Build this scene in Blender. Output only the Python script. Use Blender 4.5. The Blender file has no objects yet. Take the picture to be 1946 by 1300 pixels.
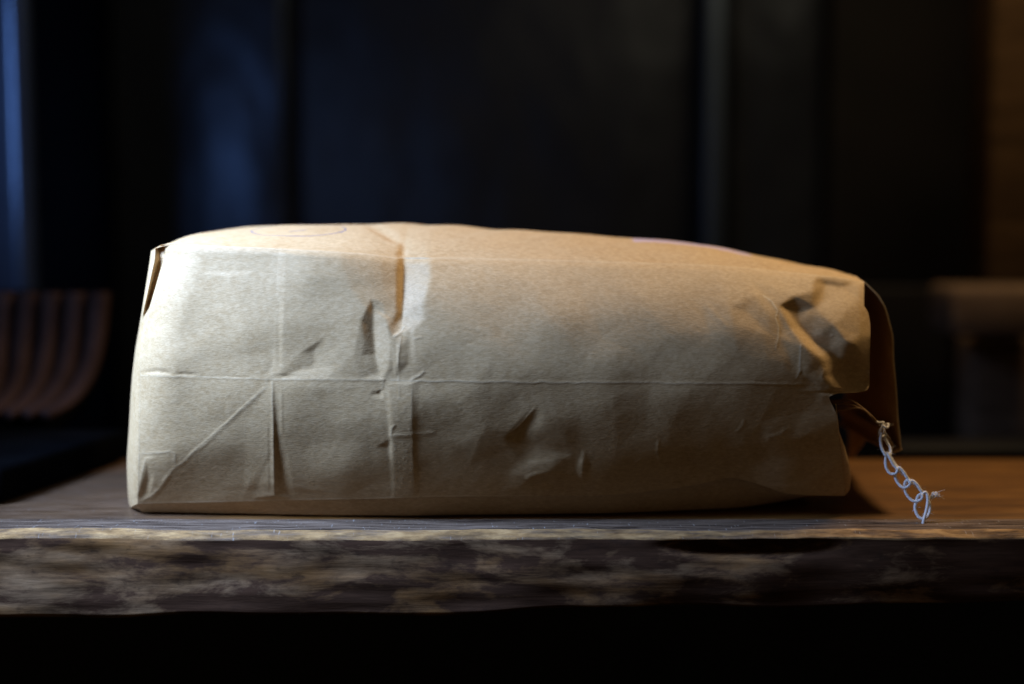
import bpy, math
import numpy as np
from mathutils import Vector
from mathutils.geometry import delaunay_2d_cdt

SC = bpy.context.scene
COL = SC.collection

# ------------------------------------------------------------------ camera
LENS, SENSOR = 50.0, 36.0
CAM_D, CAM_H, TILT = 0.690, 0.1512, math.atan(250.0 / 2703.0)
cam_d = bpy.data.cameras.new('camera')
cam = bpy.data.objects.new('camera', cam_d)
COL.objects.link(cam)
cam_d.lens, cam_d.sensor_width = LENS, SENSOR
cam_d.clip_start, cam_d.clip_end = 0.01, 50.0
cam.location = (0.0, -CAM_D, CAM_H)
cam.rotation_euler = (math.radians(90) - TILT, 0, 0)
cam_d.dof.use_dof = True
cam_d.dof.focus_distance = 0.680
cam_d.dof.aperture_fstop = 2.2
SC.camera = cam

# ------------------------------------------------------------------ light
world = bpy.data.worlds.new('World')
SC.world = world
world.use_nodes = True
world.node_tree.nodes['Background'].inputs['Color'].default_value = (1.0, 0.78, 0.47, 1)
world.node_tree.nodes['Background'].inputs['Strength'].default_value = 0.052


def area(name, loc, target, sx, sy, power, color):
    d = bpy.data.lights.new(name, 'AREA')
    d.shape = 'RECTANGLE'
    d.size, d.size_y = sx, sy
    d.energy, d.color = power, color
    o = bpy.data.objects.new(name, d)
    COL.objects.link(o)
    o.location = loc
    o.rotation_euler = (Vector(target) - Vector(loc)).to_track_quat('-Z', 'Y').to_euler()
    return o


win = area('window_light', (-0.37, -0.125, 0.355), (-0.18, -0.005, 0.10), 0.12, 0.22, 1.6, (0.33, 0.53, 1.0))
win.data.spread = math.radians(62)
win_fill = area('cabinet_window_fill', (-0.46, -0.13, 0.30), (-0.26, 0.74, 0.21), 0.12, 0.24, 0.40, (0.32, 0.52, 1.0))  # added lamp at the same window, only for sheen on cabinet and pillar
win_fill.data.spread = math.radians(75)
area('warm_lamp', (0.36, 0.21, 0.74), (0.0, 0.05, 0.05), 0.18, 0.18, 5.0, (1.0, 0.79, 0.48))

SC.view_settings.view_transform = 'Standard'
SC.view_settings.look = 'None'
SC.view_settings.exposure = 0.0
SC.view_settings.gamma = 1.0
SC.view_settings.use_curve_mapping = False
SC.render.engine = 'CYCLES'
SC.cycles.use_denoising = True
SC.cycles.max_bounces = 6
SC.cycles.sample_clamp_indirect = 4.0

# ------------------------------------------------------------------ helpers
FPX = LENS / SENSOR * 1946.0
CA, SA = math.cos(TILT), math.sin(TILT)


def W(px, py, Y):
    """World point at depth plane Y that shows at photo position (px, py)."""
    px, py, Y = np.broadcast_arrays(np.asarray(px, float), np.asarray(py, float), np.asarray(Y, float))
    dx = (px - 973.0) / FPX
    dy = (650.0 - py) / FPX
    dY = CA + dy * SA
    dZ = -SA + dy * CA
    t = (Y + CAM_D) / dY
    return np.stack([dx * t, Y, CAM_H + dZ * t], -1)


def proj(P):
    P = np.asarray(P, float)
    r = P - np.array([0, -CAM_D, CAM_H])
    f = r[..., 1] * CA - r[..., 2] * SA
    u = r[..., 1] * SA + r[..., 2] * CA
    return 973.0 + FPX * r[..., 0] / f, 650.0 - FPX * u / f


def curve(pts):
    """Smooth 1-D interpolation (monotone cubic) through (x, y) pairs."""
    x = np.array([p[0] for p in pts], float)
    y = np.array([p[1] for p in pts], float)
    h = np.diff(x)
    d = np.diff(y) / h
    m = np.zeros_like(x)
    m[0], m[-1] = d[0], d[-1]
    for i in range(1, len(x) - 1):
        if d[i - 1] * d[i] > 0:
            w1, w2 = 2 * h[i] + h[i - 1], h[i] + 2 * h[i - 1]
            m[i] = (w1 + w2) / (w1 / d[i - 1] + w2 / d[i])

    def f(q):
        q = np.clip(np.asarray(q, float), x[0], x[-1])
        i = np.clip(np.searchsorted(x, q, 'right') - 1, 0, len(x) - 2)
        t = (q - x[i]) / h[i]
        return ((2 * t**3 - 3 * t**2 + 1) * y[i] + (t**3 - 2 * t**2 + t) * h[i] * m[i]
                + (-2 * t**3 + 3 * t**2) * y[i + 1] + (t**3 - t**2) * h[i] * m[i + 1])
    return f


def sstep(a, b, x):
    t = np.clip((np.asarray(x, float) - a) / (b - a), 0, 1)
    return t * t * (3 - 2 * t)


def softplus(x, w):
    return w * np.log1p(np.exp(np.asarray(x, float) / w))


def waves(x, y, seed, wl_min, wl_max, n=14):
    rng = np.random.RandomState(seed)
    out = np.zeros(np.broadcast(x, y).shape)
    for _ in range(n):
        wl = wl_min * (wl_max / wl_min) ** rng.rand()
        an = rng.rand() * 2 * math.pi
        out += np.sin((x * math.cos(an) + y * math.sin(an)) * 2 * math.pi / wl + rng.rand() * 6.28)
    return out / math.sqrt(n / 2)


def new_mesh(name, verts, faces, mat, parent=None, smooth=True, attrs=None):
    me = bpy.data.meshes.new(name)
    verts = np.asarray(verts, np.float32).reshape(-1, 3)
    faces = np.asarray(faces, np.int32)
    n, k = faces.shape
    me.vertices.add(len(verts))
    me.vertices.foreach_set('co', verts.ravel())
    me.loops.add(n * k)
    me.loops.foreach_set('vertex_index', faces.ravel())
    me.polygons.add(n)
    me.polygons.foreach_set('loop_start', np.arange(0, n * k, k, dtype=np.int32))
    me.update(calc_edges=True)
    me.polygons.foreach_set('use_smooth', np.full(n, smooth, dtype=bool))
    for an, av in (attrs or {}).items():
        at = me.attributes.new(an, 'FLOAT', 'POINT')
        at.data.foreach_set('value', np.asarray(av, np.float32).ravel())
    me.materials.append(mat)
    me.validate()
    o = bpy.data.objects.new(name, me)
    COL.objects.link(o)
    if parent is not None:
        o.parent = parent
    return o


def grid_faces(r, c, flip=False):
    i = np.arange(r * c).reshape(r, c)
    q = np.stack([i[:-1, :-1], i[:-1, 1:], i[1:, 1:], i[1:, :-1]], -1).reshape(-1, 4)
    return q[:, ::-1] if flip else q


def sheet(name, P, mat, parent=None, flip=False, thick=0.0, attrs=None):
    r, c = P.shape[:2]
    o = new_mesh(name, P, grid_faces(r, c, flip), mat, parent, attrs=attrs)
    if thick:
        m = o.modifiers.new('thickness', 'SOLIDIFY')
        m.thickness, m.offset = thick, 0.0
    return o


def tube_arrays(pts, rad, sides=8, sub=6, closed=False):
    P = np.array(pts, float)
    n = len(P)
    seq = []
    rng = range(n if closed else n - 1)
    for i in rng:
        p0 = P[(i - 1) % n] if (closed or i > 0) else 2 * P[0] - P[1]
        p1, p2 = P[i % n], P[(i + 1) % n]
        p3 = P[(i + 2) % n] if (closed or i + 2 < n) else 2 * P[-1] - P[-2]
        for k in range(sub):
            t = k / sub
            seq.append(0.5 * ((2 * p1) + (-p0 + p2) * t + (2 * p0 - 5 * p1 + 4 * p2 - p3) * t * t
                              + (-p0 + 3 * p1 - 3 * p2 + p3) * t**3))
    if not closed:
        seq.append(P[-1])
    S = np.array(seq)
    m = len(S)
    if closed:
        T = np.roll(S, -1, 0) - np.roll(S, 1, 0)
    else:
        T = np.gradient(S, axis=0)
    T /= np.linalg.norm(T, axis=1)[:, None] + 1e-12
    nrm = np.cross(T[0], [0.0, 1.0, 0.02])
    if np.linalg.norm(nrm) < 1e-4:
        nrm = np.cross(T[0], [1.0, 0, 0])
    nrm /= np.linalg.norm(nrm)
    rr = np.interp(np.linspace(0, 1, m), np.linspace(0, 1, len(np.atleast_1d(rad))), np.atleast_1d(rad)) \
        if np.size(rad) > 1 else np.full(m, float(rad))
    V = []
    for i in range(m):
        nrm = nrm - T[i] * np.dot(nrm, T[i])
        nrm /= np.linalg.norm(nrm)
        b = np.cross(T[i], nrm)
        for s in range(sides):
            a = 2 * math.pi * s / sides
            V.append(S[i] + rr[i] * (math.cos(a) * nrm + math.sin(a) * b))
    F = []
    for i in range(m if closed else m - 1):
        j = (i + 1) % m
        for s in range(sides):
            s2 = (s + 1) % sides
            F.append((i * sides + s, i * sides + s2, j * sides + s2, j * sides + s))
    return np.array(V), np.array(F)


def tubes(name, specs, mat, parent=None):
    V, F, off = [], [], 0
    for sp in specs:
        v, f = tube_arrays(**sp)
        V.append(v)
        F.append(f + off)
        off += len(v)
    return new_mesh(name, np.concatenate(V), np.concatenate(F), mat, parent)


def box_arrays(x0, x1, y0, y1, z0, z1):
    v = [(x, y, z) for z in (z0, z1) for y in (y0, y1) for x in (x0, x1)]
    f = [(0, 2, 3, 1), (4, 5, 7, 6), (0, 1, 5, 4), (2, 6, 7, 3), (0, 4, 6, 2), (1, 3, 7, 5)]
    return v, f


def block(name, x0, x1, y0, y1, z0, z1, mat, parent=None, bevel=0.003, seg=3):
    v, f = box_arrays(x0, x1, y0, y1, z0, z1)
    o = new_mesh(name, v, f, mat, parent, smooth=True)
    if bevel:
        m = o.modifiers.new('bevel', 'BEVEL')
        m.width, m.segments = bevel, seg
        m.harden_normals = False
    return o


def empty(name, loc, label=None, cat=None, group=None):
    o = bpy.data.objects.new(name, None)
    COL.objects.link(o)
    o.location = loc
    o.empty_display_size = 0.02
    tag(o, label, cat, group)
    return o


def tag(o, label=None, cat=None, group=None, kind=None):
    for k, v in (('label', label), ('category', cat), ('group', group), ('kind', kind)):
        if v:
            o[k] = v


def keep_place(o, parent):
    o.parent = parent
    o.matrix_parent_inverse = parent.matrix_world.inverted() if False else o.matrix_parent_inverse
    o.location = -parent.location


# ------------------------------------------------------------------ materials
class NT:
    def __init__(self, name):
        self.m = bpy.data.materials.new(name)
        self.m.use_nodes = True
        self.t = self.m.node_tree
        self.b = self.t.nodes['Principled BSDF']

    def n(self, typ, **kw):
        o = self.t.nodes.new(typ)
        for k, v in kw.items():
            if k.startswith('_'):
                o.inputs[k[1:].replace('_', ' ')].default_value = v
            else:
                setattr(o, k, v)
        return o

    def l(self, a, b):
        self.t.links.new(a, b)

    def math(self, op, a, b=None, clamp=False):
        o = self.t.nodes.new('ShaderNodeMath')
        o.operation = op
        o.use_clamp = clamp
        for i, v in enumerate((a, b)):
            if v is None:
                continue
            if isinstance(v, (int, float)):
                o.inputs[i].default_value = v
            else:
                self.l(v, o.inputs[i])
        return o.outputs[0]

    def noise(self, vec, scale, detail=4, rough=0.55, dist=0.0):
        o = self.n('ShaderNodeTexNoise')
        o.inputs['Scale'].default_value = scale
        o.inputs['Detail'].default_value = detail
        o.inputs['Roughness'].default_value = rough
        o.inputs['Distortion'].default_value = dist
        self.l(vec, o.inputs['Vector'])
        return o.outputs['Fac']

    def mapped(self, scale=(1, 1, 1), rot=(0, 0, 0), loc=(0, 0, 0)):
        g = self.n('ShaderNodeNewGeometry')
        m = self.n('ShaderNodeMapping')
        m.inputs['Scale'].default_value = scale
        m.inputs['Rotation'].default_value = rot
        m.inputs['Location'].default_value = loc
        self.l(g.outputs['Position'], m.inputs['Vector'])
        return m.outputs['Vector']

    def ramp(self, fac, stops):
        o = self.n('ShaderNodeValToRGB')
        e = o.color_ramp.elements
        while len(e) < len(stops):
            e.new(0.5)
        for el, (p, c) in zip(e, stops):
            el.position = p
            el.color = c if len(c) == 4 else (*c, 1)
        self.l(fac, o.inputs['Fac'])
        return o.outputs['Color']

    def mix(self, fac, a, b, blend='MIX'):
        o = self.n('ShaderNodeMix', data_type='RGBA', blend_type=blend)
        for key, v in (('Factor', fac), ('A', a), ('B', b)):
            s = [i for i in o.inputs if i.name == key and i.enabled and
                 (i.type == 'VALUE' if key == 'Factor' else i.type == 'RGBA')][0]
            if isinstance(v, (int, float)):
                s.default_value = v
            elif isinstance(v, tuple):
                s.default_value = v if len(v) == 4 else (*v, 1)
            else:
                self.l(v, s)
        return [x for x in o.outputs if x.type == 'RGBA'][0]

    def bump(self, h, strength, dist, normal=None):
        o = self.n('ShaderNodeBump')
        o.inputs['Strength'].default_value = strength
        o.inputs['Distance'].default_value = dist
        self.l(h, o.inputs['Height'])
        if normal is not None:
            self.l(normal, o.inputs['Normal'])
        return o.outputs['Normal']


def paper_material(name, marks=None):
    k = NT(name)
    fine = k.mapped((1, 1, 1.5))
    cloud = k.noise(fine, 60, 5, 0.65)
    mott = k.noise(k.mapped((1, 1, 1.7), loc=(3, 1, 2)), 330, 4, 0.6)
    fibre = k.noise(k.mapped((0.28, 1, 1.3), loc=(1, 2, 3)), 1500, 3, 0.6)
    col = k.ramp(cloud, [(0.30, (0.440, 0.262, 0.110)), (0.72, (0.520, 0.325, 0.148))])
    col = k.mix(k.ramp(mott, [(0.38, (0, 0, 0)), (0.66, (1, 1, 1))]), col, (0.550, 0.352, 0.168))
    v = k.ramp(fibre, [(0.30, (0.86, 0.85, 0.83)), (0.70, (1.10, 1.10, 1.11))])
    col = k.mix(1.0, col, v, 'MULTIPLY')
    # scattered dark flecks in the pulp
    vo = k.n('ShaderNodeTexVoronoi', feature='F1')
    vo.inputs['Scale'].default_value = 120
    k.l(k.mapped((1.0, 1, 0.55), rot=(0, 0.5, 0)), vo.inputs['Vector'])
    sel = k.n('ShaderNodeSeparateColor')
    k.l(vo.outputs['Color'], sel.inputs[0])
    fleck = k.math('MULTIPLY', k.math('LESS_THAN', vo.outputs['Distance'], 0.050),
                   k.math('GREATER_THAN', sel.outputs[0], 0.955))
    col = k.mix(k.math('MULTIPLY', fleck, 0.75), col, (0.10, 0.065, 0.04))
    # rubbed crease lines
    at = k.n('ShaderNodeAttribute', attribute_name='wear')
    wn = k.math('MULTIPLY', at.outputs['Fac'], k.ramp(fibre, [(0.3, (0.4,) * 3), (0.6, (1,) * 3)]))
    col = k.mix(k.math('MINIMUM', wn, 0.9), col, (0.66, 0.50, 0.30))
    if marks:
        col = marks(k, col)
    k.l(col, k.b.inputs['Base Color'])
    k.b.inputs['Roughness'].default_value = 0.62
    k.b.inputs['Specular IOR Level'].default_value = 0.28
    h = k.math('ADD', k.math('MULTIPLY', fibre, 0.6), k.math('MULTIPLY', mott, 0.8))
    k.l(k.bump(h, 0.34, 0.00040), k.b.inputs['Normal'])
    return k.m


def wood_material(name, c_dark, c_mid, c_light, grain=1.0, rough=0.5, bump=0.4, spec=0.4, patch=None, seed=0.0):
    k = NT(name)
    g1 = k.noise(k.mapped((1.3 * grain, 9, 9), loc=(seed, 1, 2)), 9, 6, 0.62, 0.6)
    g2 = k.noise(k.mapped((5 * grain, 60, 60), loc=(seed, 4, 2)), 12, 4, 0.6)
    col = k.ramp(g1, [(0.30, c_dark), (0.52, c_mid), (0.74, c_light)])
    col = k.mix(1.0, col, k.ramp(g2, [(0.3, (0.72,) * 3), (0.7, (1.15,) * 3)]), 'MULTIPLY')
    if patch:
        col = patch(k, col, g2)
    k.l(col, k.b.inputs['Base Color'])
    k.b.inputs['Roughness'].default_value = rough
    k.b.inputs['Specular IOR Level'].default_value = spec if not patch else 0.3
    if bump:
        k.l(k.bump(k.math('ADD', k.math('MULTIPLY', g2, 0.7), g1), bump, 0.0012), k.b.inputs['Normal'])
    return k.m


def plain_material(name, c, rough=0.5, spec=0.5, var=0.25, scale=30, coat=0.0, ripple=0.0):
    k = NT(name)
    n = k.noise(k.mapped(), scale, 4, 0.6)
    lo = tuple(x * (1 - var) for x in c)
    hi = tuple(x * (1 + var) for x in c)
    k.l(k.ramp(n, [(0.3, lo), (0.7, hi)]), k.b.inputs['Base Color'])
    r = k.math('ADD', k.math('MULTIPLY', k.noise(k.mapped(loc=(5, 5, 5)), scale * 0.4, 3, 0.5), 0.2), rough - 0.1)
    k.l(r, k.b.inputs['Roughness'])
    k.b.inputs['Specular IOR Level'].default_value = spec
    if ripple:
        k.l(k.bump(k.noise(k.mapped((1, 1, 0.5)), 7, 3, 0.5), 1.0, ripple), k.b.inputs['Normal'])
    if coat:
        k.b.inputs['Coat Weight'].default_value = coat
        k.b.inputs['Coat Roughness'].default_value = 0.25
    return k.m


# ================================================================== THE BENCH
def plank_patch(k, col, g2):
    at = k.n('ShaderNodeAttribute', attribute_name='zone')      # 0 top, 1 worn strip, 2 bare arris, 3 sawn face
    z = at.outputs['Fac']
    rag = k.noise(k.mapped((1, 2, 2)), 45, 4, 0.6)
    zz = k.math('ADD', z, k.math('MULTIPLY', k.math('SUBTRACT', rag, 0.5), 0.35))
    # worn grey strip with scratches
    sc1 = k.noise(k.mapped((14, 2.2, 2), rot=(0, 0, 0.7)), 60, 2, 0.5)
    grey = k.ramp(k.noise(k.mapped((1.2, 16, 16)), 22, 6, 0.72),
                  [(0.38, (0.030, 0.017, 0.010)), (0.50, (0.105, 0.066, 0.041)), (0.66, (0.19, 0.125, 0.082))])
    grey = k.mix(k.ramp(sc1, [(0.66, (0, 0, 0)), (0.76, (0.55,) * 3)]), grey, (0.42, 0.37, 0.31))
    bare = k.ramp(k.noise(k.mapped((3, 8, 8)), 30, 5, 0.6),
                  [(0.25, (0.10, 0.050, 0.020)), (0.5, (0.31, 0.165, 0.062)), (0.8, (0.54, 0.31, 0.125))])
    pn = k.noise(k.mapped((0.8, 2.0, 2.4), loc=(0.37, 0, 0.8)), 30, 6, 0.64, 0.35)
    side = k.math('ADD', k.math('MULTIPLY', k.n('ShaderNodeNewGeometry').outputs['Position'], 0.0), 0.0) if False else None
    sep = k.n('ShaderNodeSeparateXYZ')
    gg = k.n('ShaderNodeNewGeometry')
    k.l(gg.outputs['Position'], sep.inputs[0])
    pn2 = k.math('ADD', pn, k.math('MULTIPLY', sep.outputs[0], -0.22))      # more of the paler tone to the left
    hue = k.ramp(k.noise(k.mapped((0.7, 2, 2.2), loc=(4.1, 0, 0.3)), 22, 4, 0.6),
                 [(0.40, (0.235, 0.108, 0.036)), (0.62, (0.27, 0.155, 0.076))])
    face = k.mix(k.ramp(pn2, [(0.46, (0,) * 3), (0.54, (0.5,) * 3), (0.68, (1,) * 3)]), (0.058, 0.027, 0.014), hue)
    face = k.mix(k.ramp(k.noise(k.mapped((1.6, 3, 3), loc=(9, 0, 5)), 42, 5, 0.7), [(0.56, (0,) * 3), (0.68, (0.6,) * 3)]), face, (0.034, 0.018, 0.011))
    face = k.mix(1.0, face, k.ramp(g2, [(0.3, (0.7,) * 3), (0.7, (1.2,) * 3)]), 'MULTIPLY')
    c = k.mix(k.ramp(zz, [(0.16, (0,) * 3), (0.24, (1,) * 3)]), col, grey) if False else col
    def th(lo, hi):
        o = k.n('ShaderNodeMapRange')
        o.inputs['From Min'].default_value, o.inputs['From Max'].default_value = lo, hi
        k.l(zz, o.inputs['Value'])
        return o.outputs['Result']
    rgh = k.n('ShaderNodeMapRange')
    rgh.inputs['From Min'].default_value, rgh.inputs['From Max'].default_value = 0.3, 0.8
    rgh.inputs['To Min'].default_value, rgh.inputs['To Max'].default_value = 0.42, 0.9
    k.l(z, rgh.inputs['Value'])
    k.l(rgh.outputs['Result'], k.b.inputs['Roughness'])
    spc = k.n('ShaderNodeMapRange')
    spc.inputs['From Min'].default_value, spc.inputs['From Max'].default_value = 0.3, 0.8
    spc.inputs['To Min'].default_value, spc.inputs['To Max'].default_value = 0.4, 0.04
    k.l(z, spc.inputs['Value'])
    k.l(spc.outputs['Result'], k.b.inputs['Specular IOR Level'])
    left_shade = k.n('ShaderNodeMapRange')
    left_shade.inputs['From Min'].default_value, left_shade.inputs['From Max'].default_value = -0.10, -0.19
    left_shade.inputs['To Max'].default_value = 0.75
    k.l(k.math('ADD', sep.outputs[0], k.math('MULTIPLY', k.math('SUBTRACT', rag, 0.5), 0.10)), left_shade.inputs['Value'])
    c = k.mix(left_shade.outputs['Result'], c, k.mix(1.0, grey, (0.62, 0.60, 0.58), 'MULTIPLY'))  # shade at the left of the top, painted in as darkened grey
    c = k.mix(th(0.45, 0.60), c, grey)
    brk = k.ramp(k.noise(k.mapped((1.2, 6, 6), loc=(2, 0, 1)), 34, 5, 0.65), [(0.36, (0.15,) * 3), (0.56, (1,) * 3)])
    c = k.mix(k.math('MULTIPLY', th(1.45, 1.60), brk), c, bare)
    c = k.mix(th(2.42, 2.62), c, face)
    return c


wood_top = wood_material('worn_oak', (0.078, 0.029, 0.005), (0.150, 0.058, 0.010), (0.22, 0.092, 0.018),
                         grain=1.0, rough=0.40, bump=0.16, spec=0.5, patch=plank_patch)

bench = empty('wooden_bench', (0, 0.06, -0.045),
              'thick worn wooden plank with pale rubbed front edge, carrying the paper bag', 'bench')

NXP = 560
xs = np.linspace(-0.62, 0.62, NXP)
# profile of the plank, front to back: (Y, Z, zone)
prof = [(0.172, -0.036, 3), (0.172, -0.004, 3), (0.168, 0.0, 0), (0.12, 0.0, 0), (0.07, 0.0, 0), (0.03, 0.0, 0), (0.010, 0.0, 0)]
prof += [(y, 0.0, 0.0) for y in (0.004, 0.001)]
ZS = [float(W(973, p_, y_)[2]) for p_, y_ in ((1007, -0.024), (1024, -0.0300), (1160, -0.0315))]
for t in np.linspace(0, 1, 10):
    prof.append((-0.003 - 0.021 * t, -0.0002 + (ZS[0] + 0.0002) * t ** 1.35, 1.0))
for t in np.linspace(0.1, 1, 10):
    prof.append((-0.024 - 0.0060 * t, ZS[0] + (ZS[1] - ZS[0]) * t ** 1.6, 2.0))
for t in np.linspace(0.04, 1, 34):
    prof.append((-0.0300 - 0.0015 * math.sin(t * 2.6), ZS[1] + (ZS[2] - ZS[1]) * t, 3.0))
prof += [(-0.026, ZS[2] - 0.002, 3.0), (0.02, ZS[2] - 0.0025, 3), (0.172, ZS[2] - 0.0025, 3)]
prof = np.array(prof)
PX, PI_ = np.meshgrid(xs, np.arange(len(prof)))
PY = prof[PI_, 0].copy()
PZ = prof[PI_, 1].copy()
PZone = prof[PI_, 2]
front = sstep(0.004, -0.02, PY)
PY += front * 0.0016 * waves(PX, PZ * 2, 4, 0.05, 0.5, 10) * 0.6
lowf = waves(PX, PX * 0, 9, 0.12, 0.7, 8)
edge_w = sstep(-0.002, -0.024, PY) * sstep(-0.030, -0.006, PZ)
PZ += edge_w * (0.0005 * lowf + 0.00012 * waves(PX, PX * 0, 10, 0.012, 0.06, 10))
PZ += sstep(-0.025, -0.041, PZ) * (0.0008 * waves(PX, PX * 0, 12, 0.05, 0.5, 9) + 0.0035 * PX / 0.25)
facew = sstep(2.4, 3, PZone) * sstep(0.0, -0.02, PY)
PY += facew * (0.0003 * waves(PX, PZ * 3.5, 21, 0.03, 0.12, 18))
# long gouge under the arris and a short split in the worn strip
gx = W(1425, 1045, -0.03)
gd = ((PX - gx[0]) / 0.034) ** 2 + ((PZ - gx[2] - 0.0012) / 0.0042) ** 2
PY += facew * 0.011 * np.exp(-np.clip(gd, 0, 50) ** 1.5)
kx = W(1190, 1006, -0.020)
gd = ((PX - kx[0]) / 0.010) ** 2 + ((PY - kx[1]) / 0.0012) ** 2
PZ -= 0.003 * np.exp(-np.clip(gd, 0, 50)) * (PZone < 2.5)
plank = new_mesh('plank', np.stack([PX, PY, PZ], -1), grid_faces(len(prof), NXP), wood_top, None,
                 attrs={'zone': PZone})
keep_place(plank, bench)
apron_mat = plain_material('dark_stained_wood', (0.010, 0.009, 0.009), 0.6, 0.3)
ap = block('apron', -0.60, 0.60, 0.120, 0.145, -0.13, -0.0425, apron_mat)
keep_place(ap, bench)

# ================================================================== THE PAPER BAG
T = curve([(285, 468), (320, 464), (400, 467), (540, 473), (700, 483), (762, 490), (850, 490), (1000, 493),
           (1200, 499), (1350, 504), (1500, 517), (1600, 528), (1650, 538)])                  # top front crease
B = curve([(240, 958), (270, 957), (420, 954), (530, 951), (700, 948), (850, 944), (1000, 943), (1130, 942), (1250, 932),
           (1340, 918), (1385, 908), (1420, 914), (1500, 938), (1560, 942), (1610, 942)])      # bottom front crease
SIL = curve([(270, 480), (290, 474), (312, 463), (345, 453), (395, 442), (470, 432), (600, 427), (740, 425), (850, 430),
             (1000, 440), (1200, 454), (1300, 462), (1400, 477), (1500, 498), (1600, 520), (1650, 534)])
Lf = curve([(462, 304), (478, 312), (497, 317), (515, 310), (550, 298), (580, 288), (615, 280), (650, 271),
            (690, 268), (760, 266), (860, 265), (950, 262), (960, 260)])                      # left edge of the front
Sf = curve([(462, 300), (480, 287), (500, 284), (560, 274), (620, 264), (660, 257), (720, 250), (800, 245),
            (870, 241), (930, 244), (960, 250)])                                              # left silhouette
Rf = curve([(530, 1642), (545, 1650), (580, 1654), (640, 1653), (700, 1652), (714, 1648), (722, 1630), (729, 1590),
            (738, 1576), (750, 1580), (775, 1590), (830, 1595), (880, 1600), (942, 1606)])    # right edge of the front

NR, NC = 400, 880
avals = np.linspace(0, 1, NR)
pyr = 478 + (948 - 478) * avals
cvals = np.linspace(0, 1, NC)
Lr, Rr = Lf(pyr), Rf(pyr)
Lr[0] = Lf(466)
PXF = Lr[:, None] + (Rr - Lr)[:, None] * cvals[None, :]
A2 = np.broadcast_to(avals[:, None], PXF.shape)
PYF = T(PXF) * (1 - A2) + B(PXF) * A2



def tilt_profile(t0, mid, t1):
    """Depth of a face whose tilt runs evenly from t0 degrees (leaning back, top) over upright to t1 (tucked under)."""
    aa = np.linspace(0, 1, 201)
    tl = np.radians(np.interp(aa, [0, mid, 1], [t0, 0, -t1]))
    y = np.concatenate([[0], np.cumsum(-0.118 * 0.5 * (np.tan(tl[1:]) + np.tan(tl[:-1])) * np.diff(aa))])
    y -= y.min()
    return lambda q_: np.interp(q_, aa, y)


prof_l = tilt_profile(15, 0.46, 30)
prof_r = tilt_profile(52, 0.52, 30)
mixlr = sstep(520, 1000, PXF)
YF = prof_l(A2) * (1 - mixlr) + prof_r(A2) * mixlr
YF += 0.0012 * np.clip(1 - A2 / 0.03, 0, 1) ** 2
YF += -0.0245 + 0.012 * softplus((770 - PXF) / 460, 0.12)
edge_d = np.clip(1 - (PXF - Lr[:, None]) / 75.0, 0, 1)
YF += 0.0075 * edge_d ** 2.2 * sstep(1.0, 0.45, A2)
YF += 0.014 * softplus((PXF - 790) / 850, 0.10) + 0.006 * np.clip((PXF - 1330) / 320, 0, 1) ** 2

Hs = np.zeros_like(PXF)      # sharp relief, mm toward the viewer
Hr = np.zeros_like(PXF)      # crease lines
Hm = np.zeros_like(PXF)      # softly folded relief
WEAR = np.zeros_like(PXF)


def facets(dst, boundary, inner, lines=(), k=1.0):
    """Piecewise-flat folded patch: boundary points carry no relief, inner points (x, y, mm) do."""
    nb_ = len(boundary)
    pts = [Vector((x, y)) for x, y in boundary] + [Vector((p[0], p[1])) for p in inner]
    hs = [0.0] * nb_ + [p[2] for p in inner]
    ed = [(i, (i + 1) % nb_) for i in range(nb_)] + [(a + nb_, b + nb_) for a, b in lines]
    v, e, f, ov, oe, of = delaunay_2d_cdt(pts, ed, [], 1, 1e-4)
    hv = []
    for i, q in enumerate(v):
        src = ov[i]
        hv.append(hs[src[0]] if src else 0.0)
    for t in f:
        if len(t) != 3:
            continue
        (x0, y0), (x1, y1), (x2, y2) = [tuple(v[i]) for i in t]
        h0, h1, h2 = [hv[i] for i in t]
        if h0 == h1 == h2 == 0:
            continue
        m = (PXF >= min(x0, x1, x2)) & (PXF <= max(x0, x1, x2)) & (PYF >= min(y0, y1, y2)) & (PYF <= max(y0, y1, y2))
        ii = np.nonzero(m)
        if not len(ii[0]):
            continue
        X, Y = PXF[ii], PYF[ii]
        den = (y1 - y2) * (x0 - x2) + (x2 - x1) * (y0 - y2)
        if abs(den) < 1e-9:
            continue
        w0 = ((y1 - y2) * (X - x2) + (x2 - x1) * (Y - y2)) / den
        w1 = ((y2 - y0) * (X - x2) + (x0 - x2) * (Y - y2)) / den
        w2 = 1 - w0 - w1
        ok = (w0 >= -1e-6) & (w1 >= -1e-6) & (w2 >= -1e-6)
        jj = (ii[0][ok], ii[1][ok])
        dst[jj] = (h0 * w0 + h1 * w1 + h2 * w2)[ok] * k + BASE[jj]


BASE = np.zeros_like(PXF)


def patch(dst, boundary, inner, lines=(), k=1.0):
    global BASE
    BASE = dst.copy()
    facets(dst, boundary, inner, lines, k)


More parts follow.
